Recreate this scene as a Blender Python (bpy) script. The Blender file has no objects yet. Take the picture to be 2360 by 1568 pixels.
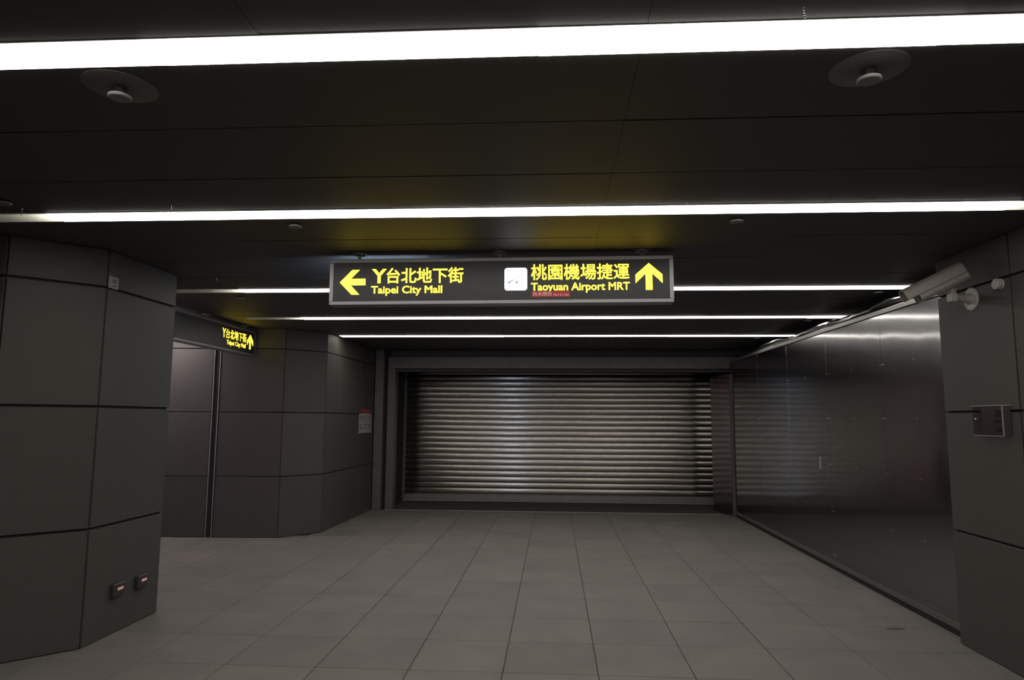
import bpy, bmesh, math, random
from mathutils import Vector, Matrix
random.seed(4)
scn = bpy.context.scene
C = scn.collection

# ------------------------------------------------------------------ camera, world, exposure
PITCH, YAW, ROLL, FPX, CH = .1157, -.0618, .0061, 1568.0, 1.5853
fw = Vector((math.sin(YAW)*math.cos(PITCH), math.cos(YAW)*math.cos(PITCH), math.sin(PITCH)))
rt = Vector((math.cos(YAW), -math.sin(YAW), 0)); up = rt.cross(fw)
r2 = math.cos(ROLL)*rt + math.sin(ROLL)*up; u2 = -math.sin(ROLL)*rt + math.cos(ROLL)*up
cd = bpy.data.cameras.new('camera'); cam = bpy.data.objects.new('camera', cd); C.objects.link(cam)
cd.sensor_fit = 'HORIZONTAL'; cd.sensor_width = 36; cd.lens = 36*FPX/2360; cd.clip_start = .05
m = Matrix((r2, u2, -fw)).transposed().to_4x4(); m.translation = (0, 0, CH); cam.matrix_world = m
scn.camera = cam
w = bpy.data.worlds.new('world'); scn.world = w; w.use_nodes = True
w.node_tree.nodes['Background'].inputs[0].default_value = (0, 0, 0, 1)
w.node_tree.nodes['Background'].inputs[1].default_value = 0
vs = scn.view_settings
vs.view_transform = 'Standard'; vs.look = 'None'; vs.gamma = 1; vs.exposure = 0; vs.use_curve_mapping = False
try:
    scn.cycles.use_denoising = True; scn.cycles.sample_clamp_indirect = 4
except Exception: pass
STRIP_L = 10.6           # radiance of the lit strip diffusers

# ------------------------------------------------------------------ materials
def mat(name, col, rough=.5, metal=0., spec=.5, vary=0., noise=0., nscale=8., bump=0., bscale=60., emit=None, estr=0., stretch=None, keep=False):
    if not keep and metal < .6 and not emit: col = tuple(c*.52 for c in col)
    M = bpy.data.materials.new(name); M.use_nodes = True
    nt = M.node_tree; b = nt.nodes['Principled BSDF']
    b.inputs['Roughness'].default_value = rough; b.inputs['Metallic'].default_value = metal
    b.inputs['Specular IOR Level'].default_value = spec
    b.inputs['Base Color'].default_value = (*col, 1)
    tc = nt.nodes.new('ShaderNodeTexCoord')
    geo = nt.nodes.new('ShaderNodeNewGeometry')
    src = geo.outputs['Position']
    if stretch:
        mp = nt.nodes.new('ShaderNodeMapping'); mp.inputs['Scale'].default_value = stretch
        nt.links.new(src, mp.inputs[0]); src = mp.outputs[0]
    fac = None
    def mul(sock, lo, hi):
        mr = nt.nodes.new('ShaderNodeMapRange'); mr.inputs['To Min'].default_value = lo; mr.inputs['To Max'].default_value = hi
        nt.links.new(sock, mr.inputs['Value']); return mr.outputs[0]
    if vary:
        oi = nt.nodes.new('ShaderNodeObjectInfo'); fac = mul(oi.outputs['Random'], 1-vary, 1+vary)
    if noise:
        n = nt.nodes.new('ShaderNodeTexNoise'); n.inputs['Scale'].default_value = nscale; n.inputs['Detail'].default_value = 5
        nt.links.new(src, n.inputs['Vector'])
        f2 = mul(n.outputs[0], 1-noise, 1+noise)
        if fac is None: fac = f2
        else:
            mm = nt.nodes.new('ShaderNodeMath'); mm.operation = 'MULTIPLY'
            nt.links.new(fac, mm.inputs[0]); nt.links.new(f2, mm.inputs[1]); fac = mm.outputs[0]
    if fac is not None:
        vm = nt.nodes.new('ShaderNodeVectorMath'); vm.operation = 'SCALE'; vm.inputs[0].default_value = col
        nt.links.new(fac, vm.inputs['Scale']); nt.links.new(vm.outputs[0], b.inputs['Base Color'])
    if bump:
        n = nt.nodes.new('ShaderNodeTexNoise'); n.inputs['Scale'].default_value = bscale; n.inputs['Detail'].default_value = 3
        nt.links.new(src, n.inputs['Vector'])
        bp = nt.nodes.new('ShaderNodeBump'); bp.inputs['Strength'].default_value = bump; bp.inputs['Distance'].default_value = .01
        nt.links.new(n.outputs[0], bp.inputs['Height']); nt.links.new(bp.outputs[0], b.inputs['Normal'])
    if emit:
        b.inputs['Emission Color'].default_value = (*emit, 1); b.inputs['Emission Strength'].default_value = estr
    return M

M = {}
M['tile'] = mat('stone_tile', (.305, .281, .258), .62, vary=.05, noise=.24, nscale=2.6, bump=.08, bscale=90, spec=.35)
M['grout'] = mat('grout', (.10, .095, .09), .9)
M['wall'] = mat('dark_stone_cladding', (.128, .120, .110), .6, vary=.06, noise=.10, nscale=12, bump=.05, bscale=120, spec=.3)
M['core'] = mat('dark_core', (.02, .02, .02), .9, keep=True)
M['ceil'] = mat('ceiling_panel', (.060, .058, .055), .62, vary=.04, noise=.06, nscale=3, spec=.5, keep=True)
M['plenum'] = mat('plenum', (.012, .012, .012), .9, keep=True)
M['plain'] = mat('plain_dark_wall', (.13, .125, .12), .7, noise=.1, nscale=3)
M['white'] = mat('white_enamel', (.8, .8, .78), .5, keep=True)
def slat_mat():
    X = bpy.data.materials.new('galvanised_slat_surface'); X.use_nodes = True; nt = X.node_tree
    nt.nodes.remove(nt.nodes['Principled BSDF']); out = nt.nodes['Material Output']
    cx = nt.nodes.new('ShaderNodeCombineXYZ'); cx.inputs[0].default_value = 1
    g = nt.nodes.new('ShaderNodeBsdfAnisotropic'); g.inputs['Roughness'].default_value = .215; g.inputs['Anisotropy'].default_value = .42
    nt.links.new(cx.outputs[0], g.inputs['Tangent'])
    geo = nt.nodes.new('ShaderNodeNewGeometry'); mp = nt.nodes.new('ShaderNodeMapping'); mp.inputs['Scale'].default_value = (1, 1, 3)
    n = nt.nodes.new('ShaderNodeTexNoise'); n.inputs['Scale'].default_value = 4; n.inputs['Detail'].default_value = 6
    cr = nt.nodes.new('ShaderNodeMix'); cr.data_type = 'RGBA'; cr.inputs['A'].default_value = (.265, .247, .226, 1); cr.inputs['B'].default_value = (.335, .312, .286, 1)
    nt.links.new(geo.outputs['Position'], mp.inputs[0]); nt.links.new(mp.outputs[0], n.inputs['Vector']); nt.links.new(n.outputs[0], cr.inputs['Factor'])
    nt.links.new(cr.outputs['Result'], g.inputs['Color']); nt.links.new(g.outputs[0], out.inputs[0])
    return X
M['slat'] = slat_mat()
M['rail'] = mat('shutter_rail', (.30, .285, .27), .42, metal=.7, noise=.2, nscale=9)
M['jamb'] = mat('jamb_metal', (.27, .25, .235), .55, metal=.35, noise=.25, nscale=7)
M['alu'] = mat('sign_aluminium', (.31, .31, .32), .38, metal=.75)
M['face'] = mat('sign_face', (.055, .055, .06), .35)
M['yellow'] = mat('lit_yellow', (.6, .45, .02), .4, emit=(1, .72, .034), estr=4)
M['icon'] = mat('lit_white', (.8, .8, .8), .4, emit=(.84, .92, 1), estr=2.2)
M['icon_back'] = mat('lit_cool_white', (.8, .8, .8), .4, emit=(.55, .72, 1), estr=24)
M['navy'] = mat('navy_print', (.03, .03, .13), .5, emit=(.05, .05, .20), estr=1.)
M['red_print'] = mat('red_sticker', (.3, .015, .015), .4, emit=(.5, .02, .02), estr=.3)
M['pale_print'] = mat('pale_print', (.6, .5, .5), .5, emit=(.55, .35, .35), estr=.4)
M['cap'] = mat('cap_plastic', (.40, .39, .385), .5)
M['halo'] = mat('painted_halo', (.20, .19, .19), .5)  # paler tone standing in for strip light on the ceiling round a cap
M['chrome'] = mat('chrome', (.85, .85, .85), .15, metal=1)
M['black'] = mat('black_rubber', (.012, .012, .012), .6, keep=True)
M['plastic'] = mat('black_film', (.008, .008, .009), .22, spec=.6, keep=True)
M['cctv'] = mat('cctv_shell', (.62, .56, .53), .45, noise=.08, nscale=20)
M['cctv_seam'] = mat('cctv_seam', (.05, .05, .05), .6, keep=True)
M['glass_dark'] = mat('lens_window', (.01, .01, .012), .08, keep=True)
M['bracket'] = mat('bracket_plastic', (.9, .85, .81), .5)
M['paper'] = mat('paper', (.62, .60, .60), .7)
M['ink'] = mat('ink', (.16, .15, .16), .7)
M['red_ink'] = mat('red_ink', (.40, .03, .025), .6)
M['pale_ink'] = mat('pale_ink', (.60, .25, .22), .6)
M['outlet'] = mat('outlet_box', (.07, .07, .068), .45)
M['lamp'] = mat('indicator', (.5, .3, .28), .5, emit=(1, .52, .46), estr=.22)
M['maroon'] = mat('box_backing', (.14, .095, .105), .5)
M['pict'] = mat('box_print', (.035, .03, .035), .5)
M['edge'] = mat('acrylic_edge', (.62, .57, .55), .35)
M['dull'] = mat('dull_steel', (.33, .32, .31), .45, metal=.8)
M['stain'] = mat('floor_stain', (.12, .11, .105), .7)

def strip_mat():
    a = mat('strip_diffuser', (.8, .8, .8), .5, emit=(1, .95, .88), estr=STRIP_L); return a
M['strip'] = strip_mat()
def end_mat():
    X = bpy.data.materials.new('strip_end_diffuser'); X.use_nodes = True; nt = X.node_tree
    b = nt.nodes['Principled BSDF']; o = nt.nodes['Material Output']
    b.inputs['Base Color'].default_value = (.8, .8, .76, 1)
    t = nt.nodes.new('ShaderNodeBsdfTranslucent'); t.inputs[0].default_value = (.9, .9, .86, 1)
    mx = nt.nodes.new('ShaderNodeMixShader'); mx.inputs[0].default_value = .85
    nt.links.new(b.outputs[0], mx.inputs[1]); nt.links.new(t.outputs[0], mx.inputs[2]); nt.links.new(mx.outputs[0], o.inputs[0])
    return X
M['strip_end'] = end_mat()
def steel_mat():
    X = bpy.data.materials.new('mirror_steel'); X.use_nodes = True; nt = X.node_tree
    nt.nodes.remove(nt.nodes['Principled BSDF']); out = nt.nodes['Material Output']
    geo = nt.nodes.new('ShaderNodeNewGeometry'); mp = nt.nodes.new('ShaderNodeMapping'); mp.inputs['Scale'].default_value = (1, 1.6, .8)
    n = nt.nodes.new('ShaderNodeTexNoise'); n.inputs['Scale'].default_value = 1.5; n.inputs['Detail'].default_value = 1
    bp = nt.nodes.new('ShaderNodeBump'); bp.inputs['Strength'].default_value = .22; bp.inputs['Distance'].default_value = .02
    nt.links.new(geo.outputs['Position'], mp.inputs[0]); nt.links.new(mp.outputs[0], n.inputs['Vector']); nt.links.new(n.outputs[0], bp.inputs['Height'])
    tg = nt.nodes.new('ShaderNodeTangent'); tg.direction_type = 'RADIAL'; tg.axis = 'Z'
    sh = []
    for r, an, c in ((.085, .25, .34), (.20, .4, .34)):
        g = nt.nodes.new('ShaderNodeBsdfAnisotropic'); g.inputs['Color'].default_value = (c, c*.99, c, 1)
        g.inputs['Roughness'].default_value = r; g.inputs['Anisotropy'].default_value = an; g.inputs['Rotation'].default_value = 0
        nt.links.new(tg.outputs[0], g.inputs['Tangent']); nt.links.new(bp.outputs[0], g.inputs['Normal']); sh.append(g)
    mx = nt.nodes.new('ShaderNodeMixShader'); mx.inputs[0].default_value = .5
    nt.links.new(sh[0].outputs[0], mx.inputs[1]); nt.links.new(sh[1].outputs[0], mx.inputs[2]); nt.links.new(mx.outputs[0], out.inputs[0])
    return X
M['steel'] = steel_mat()
def acrylic_mat():
    X = bpy.data.materials.new('clear_acrylic'); X.use_nodes = True; nt = X.node_tree; o = nt.nodes['Material Output']
    t = nt.nodes.new('ShaderNodeBsdfTransparent'); t.inputs[0].default_value = (.88, .86, .88, 1)
    g = nt.nodes.new('ShaderNodeBsdfGlossy'); g.inputs['Roughness'].default_value = .12
    mx = nt.nodes.new('ShaderNodeMixShader')
    mx.inputs[0].default_value = .05; nt.links.new(t.outputs[0], mx.inputs[1]); nt.links.new(g.outputs[0], mx.inputs[2])
    nt.links.new(mx.outputs[0], o.inputs[0]); return X
M['acrylic'] = acrylic_mat()
def slab_tile_mat():
    X = mat('stone_tile_far', (.30, .28, .268), .62, spec=.35); nt = X.node_tree; b = nt.nodes['Principled BSDF']
    geo = nt.nodes.new('ShaderNodeNewGeometry'); mp = nt.nodes.new('ShaderNodeMapping'); mp.inputs['Location'].default_value = (2.124, -4.483, 0)
    br = nt.nodes.new('ShaderNodeTexBrick'); br.offset = 0
    br.inputs['Color1'].default_value = (.155, .142, .131, 1); br.inputs['Color2'].default_value = (.165, .151, .139, 1); br.inputs['Mortar'].default_value = (.05, .048, .045, 1)
    br.inputs['Scale'].default_value = 1; br.inputs['Mortar Size'].default_value = .0025; br.inputs['Brick Width'].default_value = .6; br.inputs['Row Height'].default_value = .6
    nt.links.new(geo.outputs['Position'], mp.inputs[0]); nt.links.new(mp.outputs[0], br.inputs['Vector']); nt.links.new(br.outputs[0], b.inputs['Base Color'])
    return X
M['tile_far'] = slab_tile_mat()

# ------------------------------------------------------------------ mesh helpers
def bbox(bm, x0, x1, y0, y1, z0, z1, bev=0.):
    vs_ = [bm.verts.new((x, y, z)) for x in (x0, x1) for y in (y0, y1) for z in (z0, z1)]
    f = [(0, 1, 3, 2), (4, 6, 7, 5), (0, 4, 5, 1), (2, 3, 7, 6), (0, 2, 6, 4), (1, 5, 7, 3)]
    fs = [bm.faces.new([vs_[i] for i in q]) for q in f]
    if bev:
        es = {e for q in fs for e in q.edges}
        bmesh.ops.bevel(bm, geom=list(es), offset=bev, segments=1, affect='EDGES')
def tube(bm, pts, r, n=8, caps=True):
    pts = [Vector(p) for p in pts]; rings = []
    rr = r if isinstance(r, (list, tuple)) else [r]*len(pts)
    prev = None
    for i, p in enumerate(pts):
        d = (pts[min(i+1, len(pts)-1)] - pts[max(i-1, 0)]).normalized()
        a = prev if prev is not None else (Vector((0, 0, 1)) if abs(d.z) < .9 else Vector((1, 0, 0)))
        a = (a - d*a.dot(d)).normalized(); prev = a; b = d.cross(a)
        rings.append([bm.verts.new(p + rr[i]*(math.cos(2*math.pi*k/n)*a + math.sin(2*math.pi*k/n)*b)) for k in range(n)])
    for i in range(len(rings)-1):
        for k in range(n): bm.faces.new((rings[i][k], rings[i][(k+1) % n], rings[i+1][(k+1) % n], rings[i+1][k]))
    if caps: bm.faces.new(rings[0][::-1]); bm.faces.new(rings[-1])
def prism(bm, poly, axis, a0, a1):
    """poly of 2-D points extruded along axis ('x','y','z') from a0 to a1"""
    def P(u, v, a): return {'x': (a, u, v), 'y': (u, a, v), 'z': (u, v, a)}[axis]
    A = [bm.verts.new(P(u, v, a0)) for u, v in poly]; B = [bm.verts.new(P(u, v, a1)) for u, v in poly]
    n = len(poly)
    bm.faces.new(A); bm.faces.new(B[::-1])
    for i in range(n): bm.faces.new((A[i], B[i], B[(i+1) % n], A[(i+1) % n]))
def lathe(bm, prof, n=28, mtx=None):
    """prof list of (r, z) closed at both ends, about local z"""
    rings = []
    for r, z in prof: rings.append([bm.verts.new((r*math.cos(2*math.pi*k/n), r*math.sin(2*math.pi*k/n), z)) for k in range(n)])
    for i in range(len(rings)-1):
        for k in range(n): bm.faces.new((rings[i][k], rings[i][(k+1) % n], rings[i+1][(k+1) % n], rings[i+1][k]))
    bm.faces.new(rings[0][::-1]); bm.faces.new(rings[-1])
    if mtx is not None: bmesh.ops.transform(bm, matrix=mtx, verts=bm.verts)
def mesh(bm, name, material, smooth=False):
    bmesh.ops.recalc_face_normals(bm, faces=bm.faces)
    me = bpy.data.meshes.new(name); bm.to_mesh(me); bm.free()
    me.materials.append(M[material])
    if smooth:
        for p in me.polygons: p.use_smooth = True
        me.set_sharp_from_angle(angle=math.radians(35))
    return me
def link(name, me, parent=None, loc=None, rot=None):
    o = bpy.data.objects.new(name, me); C.objects.link(o)
    if parent: o.parent = parent
    if loc: o.location = loc
    if rot: o.rotation_euler = rot
    return o
def obj(name, bm, material, parent=None, smooth=False, loc=None):
    return link(name, mesh(bm, name, material, smooth), parent, loc)
def boxo(name, dims, material, parent=None, bev=0., loc=None):
    bm = bmesh.new(); bbox(bm, *dims, bev); return obj(name, bm, material, parent, loc=loc)
def tag(o, label, cat, group=None):
    o['label'] = label; o['category'] = cat
    if group: o['group'] = group
    return o
def struct(o, label=None, cat=None):
    o['kind'] = 'structure'
    if label: o['label'] = label
    if cat: o['category'] = cat
    return o
def thing(name, label, cat, loc=(0, 0, 0), group=None, rz=0.):
    o = bpy.data.objects.new(name, None); C.objects.link(o); o.location = loc; o.rotation_euler = (0, 0, rz)
    o.empty_display_size = .1
    return tag(o, label, cat, group)

# ------------------------------------------------------------------ floor
Z0 = 0.
bm = bmesh.new()
bbox(bm, -10, 5.6, 1.483, 14.2, -.12, -.006)
floor = struct(obj('floor', bm, 'grout'), 'grey stone tile floor of the underground hall', 'floor')
far = boxo('tiled_area', (-10, 5.6, -7.2, 1.48, -.12, 0), 'tile_far', floor)
boxo('tiled_area', (-10, -5.727, 1.485, 9.2, -.0055, 0), 'tile_far', floor)
bm = bmesh.new(); bbox(bm, -.2972, .2972, -.2972, .2972, -.012, 0, .0025)
tile_me = mesh(bm, 'tile', 'tile')
bm = bmesh.new(); bbox(bm, -.2972, .2972, -.2972, .0, -.012, 0, .0025)
tile_cut = mesh(bm, 'tile_cut', 'tile')
for j in range(-5, 13):
    for i in range(-6, 9):
        cx, cy = -2.124 + .6*i + .3, 4.483 + .6*j + .3
        if cx < -3.5 and cy > 9.4: continue
        if cx > 3.2 and cy < 5.2: continue
        link('tile', tile_cut if j == 12 else tile_me, floor, (cx, cy, random.uniform(-.0006, .0004)))
# ------------------------------------------------------------------ ceiling
CZ = 2.8
YK = lambda k: 2.075 + .6022*k
STRIPS = {0, 3, 7, 10, 13, -3, -6, -9, -12}
bm = bmesh.new()
bbox(bm, -10, 5.6, -7.2, 14.2, 2.92, 3.0)
ceiling = struct(obj('ceiling', bm, 'plenum'), 'dark grey metal panel ceiling with recessed light strips', 'ceiling')
pcache = {}
def cpanel(w_, d_):
    key = (round(w_, 3), round(d_, 3))
    if key not in pcache:
        b = bmesh.new(); bbox(b, -w_/2, w_/2, -d_/2, d_/2, 0, .014, .0012); pcache[key] = mesh(b, 'panel', 'ceil')
    return pcache[key]
for k in range(-3, 17):
    y0 = YK(k) + (.083 if k in STRIPS else .005); y1 = YK(k+1) - (.083 if k+1 in STRIPS else .005)
    if k == 16: y1 = 12.2
    for n in range(-5, 5):
        x0, x1 = -.94 + 1.23*n + .0004, -.94 + 1.23*(n+1) - .0004
        o = link('panel', cpanel(x1-x0, y1-y0), ceiling, ((x0+x1)/2, (y0+y1)/2, CZ + random.uniform(-.0008, .0015)))
        o.rotation_euler = (random.uniform(-.0022, .0022), random.uniform(-.0005, .0005), 0)
# plain ceiling beyond the built panels
bm = bmesh.new()
ks = sorted(k for k in STRIPS if k <= -3)
edges = [-7.2] + [v for k in ks for v in (YK(k)-.083, YK(k)+.083)]
for a, b in zip(edges[0::2], edges[1::2]): bbox(bm, -7.09, 5.3, a, b, CZ, CZ+.02)
bbox(bm, -10, -7.1, -7.2, 9.2, CZ, CZ+.02); bbox(bm, 5.21, 5.6, -7.2, 14.2, CZ, CZ+.02)
bbox(bm, -7.09, 5.2, 12.21, 14.2, CZ, CZ+.02)
obj('panel_field', bm, 'ceil', ceiling)

# ------------------------------------------------------------------ strip lights
def strip_light(k, xa, xb, la, lb, label):
    """channel from xa to xb, lit from la to lb"""
    y = YK(k)
    t = thing('linear_ceiling_light', label, 'ceiling light', (0, y, CZ), 'linear ceiling lights')
    b = bmesh.new()
    bbox(b, xa, xb, -.082, -.078, -.003, .09); bbox(b, xa, xb, .078, .082, -.003, .09); bbox(b, xa, xb, -.078, .078, .086, .09)
    bbox(b, xa-.004, xa, -.082, .082, -.003, .09); bbox(b, xb, xb+.004, -.082, .082, -.003, .09)
    obj('housing', b, 'white', t)
    for fa, fb in ((-7.085, xa-.008), (xb+.008, 5.2)):
        boxo('panel', (fa, fb, y-.080, y+.080, CZ, CZ+.014), 'ceil', ceiling)
    n = max(1, round((lb-la)/1.2)); s = (lb-la)/n
    for i in range(n):
        dz = random.choice((0, 0, -.0015, .001))
        boxo('diffuser', (la+i*s+.0005, la+(i+1)*s-.0005, -.0775, .0775, -.006+dz, 0+dz), 'strip', t)
    for a, c in ((xa, la), (lb, xb)):
        if c - a > .05: boxo('end_diffuser', (a+.002, c-.002, -.0775, .0775, -.005, 0), 'strip_end', t)
    return t
def chain(t, x, dy, length):
    b = bmesh.new()
    n = max(3, int(length/.008))
    for i in range(n):
        z = -.006 - i*length/n
        bmesh.ops.create_icosphere(b, subdivisions=1, radius=.0030, matrix=Matrix.Translation((x, dy, z)))
    tube(b, [(x, dy, -.001), (x, dy, -.006-length)], .0007, 5)
    obj('ball_chain', b, 'chrome', t)
L1 = strip_light(0, -4.4, 4.2, -3.9, 3.8, 'widest lit white ceiling strip, nearest along the top of the picture')
L2 = strip_light(3, -3.75, 3.1, -3.05, 2.58, 'lit white ceiling strip with dim ends between the nearest strip and the hanging sign')
L3 = strip_light(7, -3.72, 4.6, -3.0, 4.2, 'lit white ceiling strip passing directly behind the large hanging sign')
L4 = strip_light(10, -3.78, 4.6, -3.08, 4.2, 'thin lit ceiling strip second from the roller shutter')
L5 = strip_light(13, -3.17, 4.4, -3.165, 4.1, 'thinnest lit ceiling strip, closest to the roller shutter')
for k, word in ((-3, 'first'), (-6, 'second'), (-9, 'third'), (-12, 'fourth')):
    strip_light(k, -3.8, 3.6, -3.1, 2.9, word + ' lit white ceiling strip in the hall behind the viewpoint')
for lamp, x, dy, ln in ((L1, .735, -.153, .041), (L2, -2.188, -.223, .049), (L2, -3.113, -.189, .047), (L2, .738, -.168, .027), (L3, -2.945, -.609, .023), (L3, -2.184, -.356, .036)):
    chain(lamp, x, dy, ln)

# ------------------------------------------------------------------ clad walls and pillars
ZL = (0, .8, 1.655, 2.52, 2.8)
def clad(parent, pts, gap=.011, th=.022, zl=ZL, splits=None, z_bot=.006):
    """one clad panel object per bay (between consecutive points) and course"""
    for i in range(len(pts)-1):
        p, q = Vector(pts[i]), Vector(pts[i+1]); d = (q-p); L = d.length; d.normalize(); a = math.atan2(d.y, d.x)
        for c in range(len(zl)-1):
            z0 = zl[c] + (gap/2 if c else z_bot); z1 = zl[c+1] - (gap/2 if c < len(zl)-2 else .002)
            b = bmesh.new(); bbox(b, gap/2, L-gap/2, 0, th, z0, z1, .002)
            o = obj('panel', b, 'wall', parent, loc=(p.x, p.y, 0)); o.rotation_euler = (0, 0, a)
def core(name, poly, z0=0, z1=2.8, parent=None, material='core'):
    b = bmesh.new(); prism(b, poly, 'z', z0, z1); return obj(name, b, material, parent)
# left near pillar: (faces wind so that local +y of each panel points into the body)
LP = [(-9.5, 4.26), (-5.4, 4.26), (-4.5, 4.26), (-3.665, 4.26), (-3.24, 4.685), (-3.24, 5.585), (-3.665, 6.01), (-4.6, 6.01), (-5.6, 6.01), (-9.5, 6.01)]
pl = thing('pillar', 'dark stone-clad chamfered pillar at the left edge with two small outlet boxes', 'pillar', (0, 0, 0))
clad(pl, LP, gap=.018)
g = .02
core('core', [(-9.5, 4.26+g), (-3.673, 4.26+g), (-3.24-g, 4.693), (-3.24-g, 5.577), (-3.673, 6.01-g), (-9.5, 6.01-g)], .0, 2.8, pl)
# right near pillar
RP = [(3.42, 5.31), (2.92, 5.31), (2.92, 4.475), (2.92, 3.3), (3.3, 2.9), (4.2, 2.9)]
pr = thing('pillar', 'dark stone-clad pillar at the right edge carrying the security camera', 'pillar', (0, 0, 0))
clad(pr, RP, gap=.016)
core('core', [(3.42, 5.31-g), (2.92+g, 5.31-g), (2.92+g, 3.31), (3.31, 2.9+g), (4.2, 2.9+g), (4.2, 5.0), (3.42, 5.0)], .0, 2.8, pr)
# wall at the far left of the hall, continuing into the side passage
wl = bpy.data.objects.new('wall_left', None); C.objects.link(wl); struct(wl, 'dark stone-clad wall left of the shutter with a chamfered corner', 'wall')
clad(wl, [(-9.5, 8.93), (-7.4, 8.93), (-5.55, 8.95), (-4.625, 8.985)])
clad(wl, [(-4.525, 8.99), (-3.665, 9.06), (-3.235, 9.52), (-3.225, 9.97), (-3.205, 11.155), (-3.195, 11.97)])
core('core', [(-9.5, 8.955), (-4.53, 9.005), (-3.673, 9.082), (-3.257, 9.53), (-3.217, 11.97), (-9.5, 12.2)], 0, 2.8, wl)
# white residue line along the foot of the far wall
b = bmesh.new()
random.seed(9)
for i in range(10):
    x0 = -5.5 + i*.18 + random.uniform(-.03, .03); y = 8.945 + (x0+5.5)*.035
    bbox(b, x0, x0+random.uniform(.08, .17), y-.012, y, 0, .003)
o = obj('residue', b, 'edge', wl)

# other walls that close the hall
wr = struct(boxo('wall_right', (5.3, 5.5, -7.2, 14.2, 0, 2.8), 'plain'), 'plain dark wall behind the steel hoarding', 'wall')
wb = struct(boxo('wall_rear', (-9.9, 5.5, -7.2, -7.0, 0, 2.8), 'plain'), 'plain dark wall behind the viewpoint', 'wall')
wn = struct(boxo('wall_left_near', (-6.2, -6.0, -7.0, 4.25, 0, 2.8), 'plain'), 'plain dark wall on the near left', 'wall')
wc = struct(boxo('wall_passage_end', (-9.7, -9.5, 3.9, 9.3, 0, 2.8), 'plain'), 'dark end wall of the side passage', 'wall')
wf = struct(boxo('wall_far', (-9.5, 5.5, 13.75, 13.95, 0, 2.8), 'plain'), 'dark wall hidden behind the roller shutter', 'wall')
wm = struct(boxo('wall_right_near', (4.2, 4.4, -7.0, 5.31, 0, 2.8), 'plain'), 'plain dark wall on the near right', 'wall')

# guide rail in the left wall
gr = thing('shutter_guide_rail', 'narrow vertical metal guide slot in the left wall under the side sign', 'guide rail', (-4.575, 8.985, 0))
boxo('channel', (-.05, .05, .05, .07, 0, 2.52), 'black', gr)
boxo('edge_strip', (-.047, -.034, -.006, .05, 0, 2.52), 'dull', gr, .002)
boxo('edge_strip', (.034, .047, -.006, .05, 0, 2.52), 'dull', gr, .002)

# ------------------------------------------------------------------ far end: jambs, lintel, threshold
def trim(n, dims, label, material='jamb', bev=.004):
    return struct(boxo('trim_%d' % n, dims, material, None, bev), label, 'trim')
trim(1, (-3.185, -3.03, 11.97, 12.16, 0, 2.8), 'outer metal jamb left of the shutter')
trim(2, (-2.965, -2.83, 12.02, 12.24, 0, 2.68), 'inner metal jamb left of the shutter')
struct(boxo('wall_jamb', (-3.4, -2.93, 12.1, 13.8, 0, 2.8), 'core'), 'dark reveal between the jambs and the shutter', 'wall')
trim(3, (-2.96, 3.3, 12.0, 12.12, 2.475, 2.68), 'flat metal lintel band above the shutter')
struct(boxo('wall_lintel', (-3.2, 5.3, 12.13, 12.4, 2.43, 2.8), 'plain'), 'dark soffit box above the lintel', 'wall')
trim(4, (-2.95, 2.83, 11.94, 11.985, 0, .006), 'pale metal threshold strip in front of the shutter', 'edge', .001)
struct(boxo('floor_threshold', (-2.95, 5.3, 12.02, 13.75, -.02, .003), 'grout'), 'dark sill floor between threshold and shutter', 'floor')

# ------------------------------------------------------------------ roller shutter
rs = thing('roller_shutter', 'closed corrugated metal roller shutter across the end of the hall', 'roller shutter', (0, 13.3, 0))
PT = .1098; sx0, sx1 = -2.93, 3.6
N = 9
prof = [(PT*(-.20*t_ + .25*t_*t_), .0015 + (PT-.003)*t_) for t_ in [i/N for i in range(N+1)]]
poly = prof + [(.016, PT-.0015), (.016, .0015)]
b = bmesh.new(); prism(b, poly, 'x', sx0, sx1)
slat_me = mesh(b, 'slat', 'slat', True)
for i in range(22):
    link('slat', slat_me, rs, (0, 0, .145 + i*PT))
bb = boxo('bottom_bar', (sx0, sx1, -.03, .02, .03, .143), 'rail', rs, .004)
boxo('lip', (sx0, sx1, -.055, -.0305, .012, .03), 'edge', bb)
boxo('seal', (sx0, sx1, -.02, .015, .004, .0295), 'black', bb)
boxo('label_mark', (-.02, .03, -.0315, -.0302, .105, .115), 'edge', bb)
boxo('label_mark', (.05, .11, -.0315, -.0302, .105, .115), 'edge', bb)
boxo('guide_rail', (-2.98, -2.90, -.06, .06, 0, 2.6), 'jamb', rs, .003)

# ------------------------------------------------------------------ steel hoarding on the right
PX = 3.0
hd = thing('steel_hoarding', 'polished steel sheet hoarding along the right side of the hall', 'hoarding', (0, 0, 0))
seams = [5.16, 6.418, 7.69, 8.96, 10.23, 11.70]
for a, c in zip(seams[:-1], seams[1:]):
    boxo('sheet', (PX, PX+.02, max(a, 5.33)+.0015, c-.0015, .10, 2.555), 'steel', hd, .001)
boxo('frame', (PX+.022, PX+.07, 5.33, 11.70, .03, 2.60), 'core', hd)
boxo('top_rail', (PX-.006, PX+.03, 5.33, 11.70, 2.562, 2.605), 'dull', hd, .003)
boxo('base_rail', (PX-.004, PX+.02, 5.33, 11.66, .047, .097), 'jamb', hd, .002)
boxo('foot_seal', (PX+.002, PX+.03, 5.33, 11.66, .001, .046), 'black', hd)
bm = bmesh.new(); mt = Matrix.Rotation(-math.pi/2, 4, 'Y'); lathe(bm, [(.0055, 0), (.0055, .0015), (.003, .003)], 10, mt)
screw_me = mesh(bm, 'screw', 'chrome', True)
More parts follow.
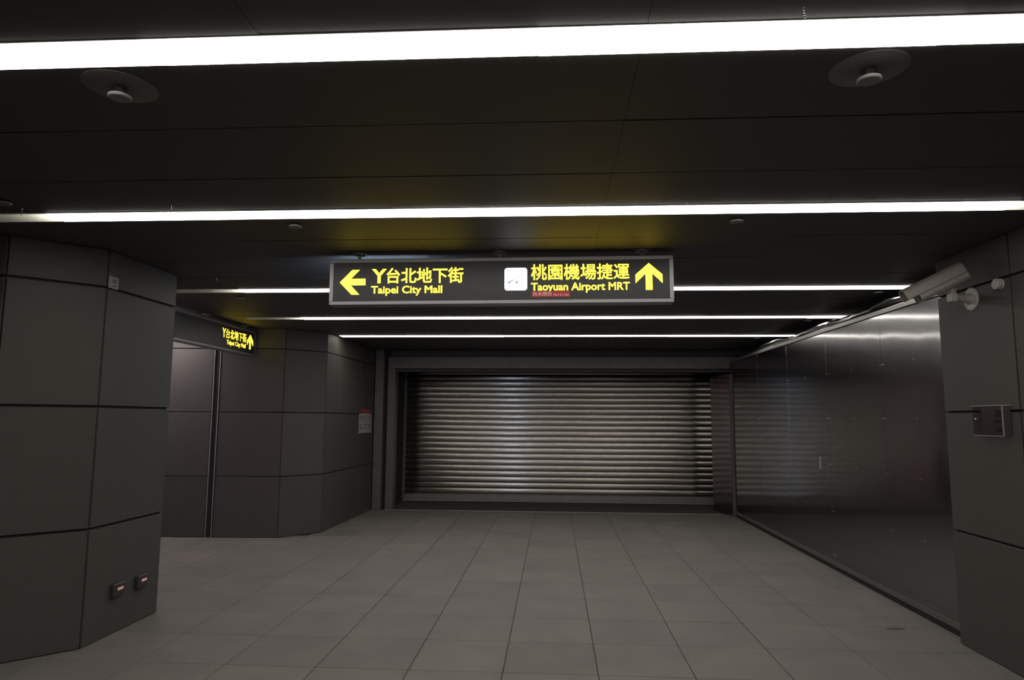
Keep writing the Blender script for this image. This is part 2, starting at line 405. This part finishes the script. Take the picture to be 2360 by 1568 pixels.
for z in (2.098, 1.608, 1.114, .62, .16):
    for y in [5.86, 6.393, 6.443, 7.06, 7.665, 7.715, 8.33, 8.935, 8.985, 9.6, 10.205, 10.255, 10.9, 11.6]:
        link('screw', screw_me, hd, (PX, y, z))
for i in range(14):
    link('screw', screw_me, hd, (PX-.006, 5.45 + i*.46 + random.uniform(-.06, .06), 2.585))
# angled return sheet at the far end and its edge trim
rp, rq = Vector((2.985, 11.70, 0)), Vector((2.81, 12.46, 0)); rd = rq-rp; ra = math.atan2(rd.y, rd.x)
o = boxo('return_sheet', (0.03, rd.length, -.02, 0, .002, 2.36), 'steel', hd, .001); o.location = rp; o.rotation_euler = (0, 0, ra)
o = boxo('edge_trim', (-.012, .04, -.024, .012, .002, 2.36), 'jamb', hd, .002); o.location = rp; o.rotation_euler = (0, 0, ra)
boxo('corner_seal', (2.985, 3.03, 11.70, 11.74, .002, 2.56), 'black', hd)
# crumpled black film tucked along the top edge
bm = bmesh.new(); random.seed(12)
pts = []; rad = []
y = 5.34
while y < 11.5:
    pts.append((PX+.045+random.uniform(-.006, .006), y, 2.64+.010*math.sin(y*4.1)+random.uniform(-.007, .007)+(.012 if 5.6 < y < 6.6 else 0)))
    rad.append(.034+.008*math.sin(y*2.7)+random.uniform(-.004, .004)); y += .11
tube(bm, pts, rad, 10)
obj('black_film', bm, 'plastic', hd, True)
# barcode sticker
st = thing('barcode_sticker', 'small upright white barcode sticker on the steel hoarding', 'sticker', (PX-.0012, 7.98, 1.05))
boxo('paper', (-.0005, .0005, -.028, .028, 0, .135), 'paper', st)
for i in range(11):
    boxo('bar', (-.0012, -.0006, -.022, .014, .01+i*.011, .01+i*.011+random.choice((.003, .005, .007))), 'ink', st)

# ------------------------------------------------------------------ signs
def text_mesh(body, x0, x1, z0, z1, material, bold=.012, thick=.0015):
    cu = bpy.data.curves.new('lettering', 'FONT'); cu.body = body; cu.size = 1; cu.bevel_depth = bold; cu.bevel_resolution = 0; cu.resolution_u = 3
    to = bpy.data.objects.new('lettering', cu); C.objects.link(to)
    bpy.context.view_layer.update()
    me = bpy.data.meshes.new_from_object(to.evaluated_get(bpy.context.evaluated_depsgraph_get()))
    bpy.data.objects.remove(to); bpy.data.curves.remove(cu)
    xs = [v.co.x for v in me.vertices]; ys = [v.co.y for v in me.vertices]
    ax, bx_, ay, by = min(xs), max(xs), min(ys), max(ys)
    zs = [v.co.z for v in me.vertices]; az, bz = min(zs), max(zs)
    for v in me.vertices:
        v.co = (x0 + (v.co.x-ax)/(bx_-ax)*(x1-x0), -thick*(v.co.z-az)/(bz-az), z0 + (v.co.y-ay)/(by-ay)*(z1-z0))
    me.materials.clear(); me.materials.append(M[material])
    return me
def arrow_poly(cx, cz, s, kind):
    # arrow pointing up in a unit box
    P = [(0, .5), (.5, .07), (.5, -.25), (.125, .11), (.125, -.5), (-.125, -.5), (-.125, .11), (-.5, -.25), (-.5, .07)]
    if kind == 'left':   # chevron arms cut square, points left
        P = [(-.5, 0), (-.02, .5), (.27, .5), (-.07, .14), (.5, .14), (.5, -.12), (-.07, -.12), (.27, -.5), (-.03, -.5)]
    return [(cx+u*s[0], cz+v*s[1]) for u, v in P]
def rrect(x0, x1, z0, z1, r, n=6):
    out = []
    for (cx, cz, a0) in ((x1-r, z1-r, 0), (x0+r, z1-r, 90), (x0+r, z0+r, 180), (x1-r, z0+r, 270)):
        for i in range(n+1):
            a = math.radians(a0+90*i/n); out.append((cx+r*math.cos(a), cz+r*math.sin(a)))
    return out
SW, SH, SD = 2.485, .340, .12
def sign_body(t):
    h = SW/2
    boxo('face', (-h+.028, h-.028, .006, .012, .028, SH-.028), 'face', t)
    boxo('back_face', (-h+.028, h-.028, SD-.012, SD-.006, .028, SH-.028), 'face', t)
    b = bmesh.new()
    bbox(b, -h, h, 0, SD, 0, .028, .003); bbox(b, -h, h, 0, SD, SH-.028, SH, .003)
    bbox(b, -h, -h+.028, .001, SD-.001, .028, SH-.028); bbox(b, h-.028, h, .001, SD-.001, .028, SH-.028)
    obj('frame', b, 'alu', t)
    for x in (-1.04, 0., 1.03):
        b = bmesh.new(); lathe(b, [(.012, SH), (.012, SH+.038), (.045, SH+.04), (.05, SH+.05), (.05, SH+.053)], 20, Matrix.Translation((x, SD/2, 0)))
        obj('mount', b, 'dull', t, True)
    # lit white symbols on the far side of the box
    for x0, x1 in ((-1.20, -.85), (-.80, -.60)):
        b = bmesh.new(); prism(b, rrect(x0, x1, .05, .29, .02), 'y', SD-.006, SD-.003); obj('back_symbol', b, 'icon_back', t)
SZ = 2.407
sg = thing('hanging_sign', 'large lit overhead sign with yellow Chinese and English lettering and two arrows', 'sign', (-.393, 4.80, SZ), 'hanging direction signs')
sg.rotation_euler = (0, -.0045, 0)
sign_body(sg)
def S(x): return x + .393
def Zl(z): return z - SZ
def put(parent, me, dy=.006): return link('lettering', me, parent, (0, dy, 0))
b = bmesh.new(); prism(b, arrow_poly(S(-1.465), Zl(2.575), (.19, .184), 'left'), 'y', .0045, .006); obj('arrow', b, 'yellow', sg)
put(sg, text_mesh('Y', S(-1.324), S(-1.215), Zl(2.566), Zl(2.672), 'yellow', .026))
put(sg, text_mesh('台北地下街', S(-1.215), S(-.652), Zl(2.564), Zl(2.679), 'yellow', .016))
put(sg, text_mesh('Taipei City Mall', S(-1.327), S(-.805), Zl(2.473), Zl(2.546), 'yellow', .02))
b = bmesh.new(); prism(b, rrect(S(-.353), S(-.19), Zl(2.503), Zl(2.668), .02), 'y', .004, .006); ic = obj('symbol_plate', b, 'icon', sg)
def ribbon(bm, pts, y0, y1):
    up_ = [(x, z+w_/2) for x, z, w_ in pts]; dn = [(x, z-w_/2) for x, z, w_ in pts][::-1]
    prism(bm, up_+dn, 'y', y0, y1)
def I(u, v): return S(-.353 + .163*u), Zl(2.503 + .165*v)
def rib(pts):
    b_ = bmesh.new(); q = [(*I(u, v), w_) for u, v, w_ in pts]; ribbon(b_, q, .0030, .0039); obj('bird_mark', b_, 'navy', ic)
def poly2(pts):
    b_ = bmesh.new(); prism(b_, [I(u, v) for u, v in pts], 'y', .0030, .0039); obj('bird_mark', b_, 'navy', ic)
rib([(.495, .690, .0006), (.545, .684, .0018), (.59, .666, .0026), (.63, .632, .0034), (.672, .592, .0042)])
rib([(.660, .592, .0040), (.71, .640, .0026), (.76, .672, .0026), (.83, .692, .0030), (.905, .680, .0024)])
poly2([(.11, .318), (.21, .320), (.31, .405), (.40, .450), (.50, .488), (.565, .506), (.44, .488), (.33, .449), (.22, .388)])
poly2([(.462, .318), (.553, .320), (.585, .385), (.635, .452), (.535, .390)])
put(sg, text_mesh('桃園機場捷運', S(-.162), S(.540), Zl(2.576), Zl(2.692), 'yellow', .012))
put(sg, text_mesh('Taoyuan Airport MRT', S(-.162), S(.541), Zl(2.482), Zl(2.557), 'yellow', .02))
b = bmesh.new(); prism(b, arrow_poly(S(.677), Zl(2.595), (.19, .194), 'up'), 'y', .0045, .006); obj('arrow', b, 'yellow', sg)
stk = boxo('red_sticker', (S(-.157), S(.116), .0025, .0042, Zl(2.453), Zl(2.496)), 'red_print', sg)
link('lettering', text_mesh('尚未開放', S(-.148), S(-.012), Zl(2.461), Zl(2.491), 'pale_print', .006, .0005), stk, (0, .0024, 0))
link('lettering', text_mesh('Not In Use', S(-.002), S(.108), Zl(2.460), Zl(2.479), 'pale_print', .008, .0005), stk, (0, .0024, 0))

s2 = thing('hanging_sign', 'overhead sign seen edge-on at left with short yellow text and one upward arrow', 'sign', (-4.05, 7.735, SZ), 'hanging direction signs', math.pi/2)
sign_body(s2)
put(s2, text_mesh('Y', .305, .40, Zl(2.566), Zl(2.68), 'yellow', .016))
put(s2, text_mesh('台北地下街', .405, .965, Zl(2.564), Zl(2.68), 'yellow', .004))
put(s2, text_mesh('Taipei City Mall', .43, .95, Zl(2.473), Zl(2.546), 'yellow', .006))
b = bmesh.new(); prism(b, arrow_poly(1.08, Zl(2.588), (.18, .196), 'up'), 'y', .0045, .006); obj('arrow', b, 'yellow', s2)

# ------------------------------------------------------------------ ceiling caps
def cap(x, y, z, label, halo=False):
    t = thing('ceiling_cap', label, 'ceiling fitting', (x, y, CZ), 'round ceiling caps')
    d = CZ - z
    b = bmesh.new(); lathe(b, [(.036, -d-.004), (.040, -d), (.040, -d+.006), (.034, -d+.009)], 24); obj('disc', b, 'cap', t, True)
    b = bmesh.new(); lathe(b, [(.026, -d+.009), (.018, -.02), (.022, -.0045)], 14); obj('stem', b, 'core', t, True)
    if halo:
        b = bmesh.new(); lathe(b, [(.125, -.004), (.128, -.002), (.128, -.0005)], 40); o_ = obj('halo', b, 'halo', t, True)  # thin pale disc paints the lit circle on the ceiling, no real fitting
cap(-1.60, 2.30, 2.757, 'round cap on a pale disc painted as a lit circle at the upper left of the ceiling', True)
cap(1.09, 2.305, 2.757, 'round cap on a pale disc painted as a lit circle at the upper right of the ceiling', True)
cap(-1.63, 4.10, 2.785, 'small round ceiling cap just left above the large sign')
cap(1.11, 4.10, 2.785, 'small round ceiling cap right above the large sign')
cap(-3.12, 3.57, 2.785, 'small round ceiling cap cut by the left edge of the picture')
cap(-3.18, 6.64, 2.787, 'small yellow-lit ceiling cap above the side sign')
cap(3.05, 6.51, 2.787, 'small round ceiling cap near the security camera')
cap(3.07, 8.36, 2.787, 'small round ceiling cap midway above the steel hoarding')
cap(2.98, 9.93+.2, 2.787, 'small round ceiling cap farthest along the steel hoarding')

# ------------------------------------------------------------------ fittings on the left pillar
def outlet(y, z, label):
    t = thing('outlet_box', label, 'outlet', (-3.24, y, z), 'outlet boxes on the left pillar')
    boxo('box', (0, .035, -.062, .062, -.048, .048), 'outlet', t, .006)
    boxo('indicator', (.0352, .037, -.022, .045, -.002, .018), 'lamp', t, .001)
outlet(5.02, .315, 'small dark outlet box with a pale slot, nearer the pillar corner')
outlet(5.315, .31, 'small dark outlet box with a pale slot, nearer the passage')
t = thing('paper_label', 'small printed white label near the top of the left pillar', 'label', (-3.2375, 4.745, 2.52))
boxo('paper', (-.002, .0, -.055, .055, .0, .09), 'paper', t)
for z, a, c in ((.06, -.01, .03), (.045, -.015, .035), (.018, -.01, .03)):
    boxo('printed_line', (.0002, .0008, a, c, z, z+.008), 'ink', t)
t['label'] = 'small printed white label near the top of the left pillar'

# ------------------------------------------------------------------ notice on the far left wall
t = thing('wall_notice', 'small notice sheet with a red header beside the shutter jamb', 'notice', (-3.198, 11.46, 1.335), rz=math.radians(-1.0))
boxo('sheet', (.0, .002, -.365, .37, 0, .33), 'paper', t)
boxo('header', (.0, .0022, -.365, .37, .331, .41), 'red_ink', t)
random.seed(5)
for i in range(6): boxo('header_mark', (.0023, .003, -.23+i*.085, -.18+i*.085, .358, .395), 'pale_ink', t)
boxo('header_mark', (.0023, .003, -.23, .26, .341, .348), 'pale_ink', t)
for c in range(3):
    for r in range(2):
        y0, z0 = -.31+c*.23, .20-r*.145
        for _ in range(6):
            a, d = random.uniform(0, .11), random.uniform(0, .08)
            boxo('printed_mark', (.0022, .0028, y0+a, y0+a+random.uniform(.02, .05), z0+d, z0+d+random.uniform(.01, .03)), 'ink', t)

# ------------------------------------------------------------------ security camera
cc = thing('security_camera', 'pale bullet security camera on a wall bracket, pointing left', 'camera', (2.92, 4.885, 2.44))
R0 = Vector((2.92, 4.885, 2.44))
bm = bmesh.new(); lathe(bm, [(.082, 0), (.082, .006), (.074, .012)], 32, Matrix.Rotation(-math.pi/2, 4, 'Y')); wp = obj('wall_plate', bm, 'bracket', cc, True)
for a in (0, 90, 180, 270):
    bm = bmesh.new(); lathe(bm, [(.006, 0), (.006, .002), (.003, .003)], 10, Matrix.Translation((-.012, .06*math.cos(math.radians(a+45)), .06*math.sin(math.radians(a+45)))) @ Matrix.Rotation(-math.pi/2, 4, 'Y'))
    obj('screw', bm, 'dull', wp)
bm = bmesh.new(); tube(bm, [(-.01, 0, .0), (-.03, -.004, 0), (-.06, -.012, 0), (-.15, -.045, 0)], [.042, .034, .026, .024], 16); obj('arm', bm, 'bracket', cc, True)
bm = bmesh.new(); bbox(bm, -.19, -.135, -.085, -.03, -.032, .03, .008); obj('elbow', bm, 'bracket', cc)
bm = bmesh.new(); tube(bm, [(-.163, -.058, .02), (-.163, -.058, .05), (-.18, -.058, .095)], [.022, .034, .036], 16); obj('swivel', bm, 'bracket', cc, True)
rear, front = Vector((2.812, 4.78, 2.615)), Vector((2.475, 4.86, 2.443))
ax = (front-rear).normalized(); Lh = (front-rear).length
side = Vector((0, 0, 1)).cross(ax).normalized(); upv = ax.cross(side)
mh = Matrix((ax, side*1.12, upv*1.15)).transposed().to_4x4(); mh.translation = rear - R0
def housing(name, poly, a0, a1, material, parent=cc, smooth=True):
    b_ = bmesh.new(); prism(b_, poly, 'x', a0, a1); bmesh.ops.transform(b_, matrix=mh, verts=b_.verts); return obj(name, b_, material, parent, smooth)
top = [(-.058, -.012)] + [(-.058*math.cos(a), .028+.034*math.sin(a)) for a in [i*math.pi/10 for i in range(11)]] + [(.058, -.012)]
inner = [(-.052, -.012)] + [(-.052*math.cos(a), .026+.030*math.sin(a)) for a in [i*math.pi/10 for i in range(11)]] + [(.052, -.012)]
sh = housing('sunshield', top, 0, Lh-.05, 'cctv')
b_ = bmesh.new()
# open visor in front of the lens
prism(b_, top + inner[::-1], 'x', Lh-.05, Lh+.02); bmesh.ops.transform(b_, matrix=mh, verts=b_.verts); obj('visor', b_, 'cctv', cc, True)
housing('seam', [(-.0565, -.016), (-.0565, -.012), (.0565, -.012), (.0565, -.016)], .004, Lh-.05, 'cctv_seam')
low = [(-.058, -.016), (-.058, -.040), (-.045, -.056), (.045, -.056), (.058, -.040), (.058, -.016)]
housing('body', low, 0, Lh-.055, 'cctv')
housing('lens_window', [(-.046, -.045), (.046, -.045), (.046, .045), (-.046, .045)], Lh-.055, Lh-.046, 'glass_dark')
for xx in (.08, .24):
    b_ = bmesh.new(); bmesh.ops.create_icosphere(b_, subdivisions=1, radius=.006, matrix=mh @ Matrix.Translation((xx, .058, -.03))); bmesh.ops.create_icosphere(b_, subdivisions=1, radius=.006, matrix=mh @ Matrix.Translation((xx, -.058, -.03)))
    obj('screw', b_, 'dull', cc)
# small knob beside the camera
t = thing('pillar_light_knob', 'small pale round knob on the pillar right of the security camera', 'knob', (2.92, 4.565, 2.482))
bm = bmesh.new(); lathe(bm, [(.036, 0), (.036, .006), (.033, .010)], 24, Matrix.Rotation(-math.pi/2, 4, 'Y')); obj('base', bm, 'bracket', t, True)
bm = bmesh.new(); lathe(bm, [(.034, .010), (.038, .028), (.034, .040), (.018, .046)], 20, Matrix.Rotation(-math.pi/2, 4, 'Y')); obj('dome', bm, 'bracket', t, True)

# ------------------------------------------------------------------ acrylic guard box on the right pillar
t = thing('guard_box', 'clear acrylic guard box over a maroon backing with dark pictograms', 'guard box', (2.92, 4.715, 1.50))
boxo('backing', (-.006, 0, -.15, .15, 0, .185), 'maroon', t)
boxo('pictogram', (-.008, -.0062, -.085, -.005, .115, .165), 'pict', t)
boxo('pictogram', (-.008, -.0062, -.08, .02, .08, .097), 'pict', t)
boxo('pictogram', (-.008, -.0062, -.07, .0, .02, .05), 'pict', t)
b = bmesh.new()
bbox(b, -.06, -.057, -.155, .155, -.002, .19); bbox(b, -.057, 0, -.155, -.152, -.002, .19); bbox(b, -.057, 0, .152, .155, -.002, .19)
obj('cover', b, 'acrylic', t)
b = bmesh.new()
bbox(b, -.062, -.056, -.157, .157, .190, .195); bbox(b, -.006, 0, -.157, .157, .190, .195); bbox(b, -.062, -.056, -.162, -.1555, -.003, .195); bbox(b, -.062, -.052, -.157, .157, -.007, -.0025)
obj('cover_edge', b, 'edge', t)
bm = bmesh.new(); bmesh.ops.create_icosphere(bm, subdivisions=2, radius=.006, matrix=Matrix.Translation((-.06, .12, .105))); obj('screw', bm, 'chrome', t)

# ------------------------------------------------------------------ lit advertisement inside the side passage
M['fascia_red'] = mat('fascia_red', (.5, .05, .06), .4, emit=(1, .06, .09), estr=1.1)
M['fascia_yellow'] = mat('fascia_yellow', (.5, .4, .05), .4, emit=(1, .7, .08), estr=1.2)
M['shop_glow'] = mat('shop_window_glow', (.6, .6, .65), .3, emit=(.75, .72, 1), estr=.45)
bpy.context.view_layer.update()
t = thing('shop_front', 'lit shop front with red fascia inside the side passage', 'shop front', (-5.6, 6.01, 0))
boxo('frame', (-1.7, 1.7, .0, .06, .02, 2.52), 'alu', t, .006)
boxo('fascia', (-1.66, 1.66, .0605, .09, 1.98, 2.36), 'fascia_red', t)
boxo('fascia_trim', (-1.66, 1.66, .0605, .085, 2.39, 2.47), 'fascia_yellow', t)
for i in range(3):
    boxo('window', (-1.64+i*1.1, -.6+i*1.1, .0605, .066, .5, 1.92), 'shop_glow', t)
strip_light_passage = thing('linear_ceiling_light', 'lit white ceiling strip inside the side passage', 'ceiling light', (-6.12, 8.6, CZ))
boxo('housing', (-1.3, 1.3, -.085, .085, -.03, -.004), 'white', strip_light_passage)
M['passage_lamp'] = mat('passage_lamp', (.8, .8, .8), .5, emit=(1, .92, .90), estr=30)
boxo('diffuser', (-1.28, 1.28, -.0775, .0775, -.036, -.0301), 'passage_lamp', strip_light_passage)

# dark scuffs on the floor
def scuff(x, y, a, c, rz, label):
    b_ = bmesh.new(); prism(b_, [(a*math.cos(q)*(1+.2*math.sin(3*q)), c*math.sin(q)) for q in [i*math.pi/8 for i in range(16)]], 'z', .0006, .0011)
    o_ = obj('floor_stain', b_, 'stain', None, loc=(x, y, 0)); o_.rotation_euler = (0, 0, rz)
    tag(o_, label, 'stain', 'floor stains')
scuff(2.62, 5.62, .075, .03, .1, 'dark oval scuff on the floor near the right pillar foot')
scuff(1.53, 7.63, .05, .012, 1.2, 'thin dark scuff on the floor in front of the hoarding middle')
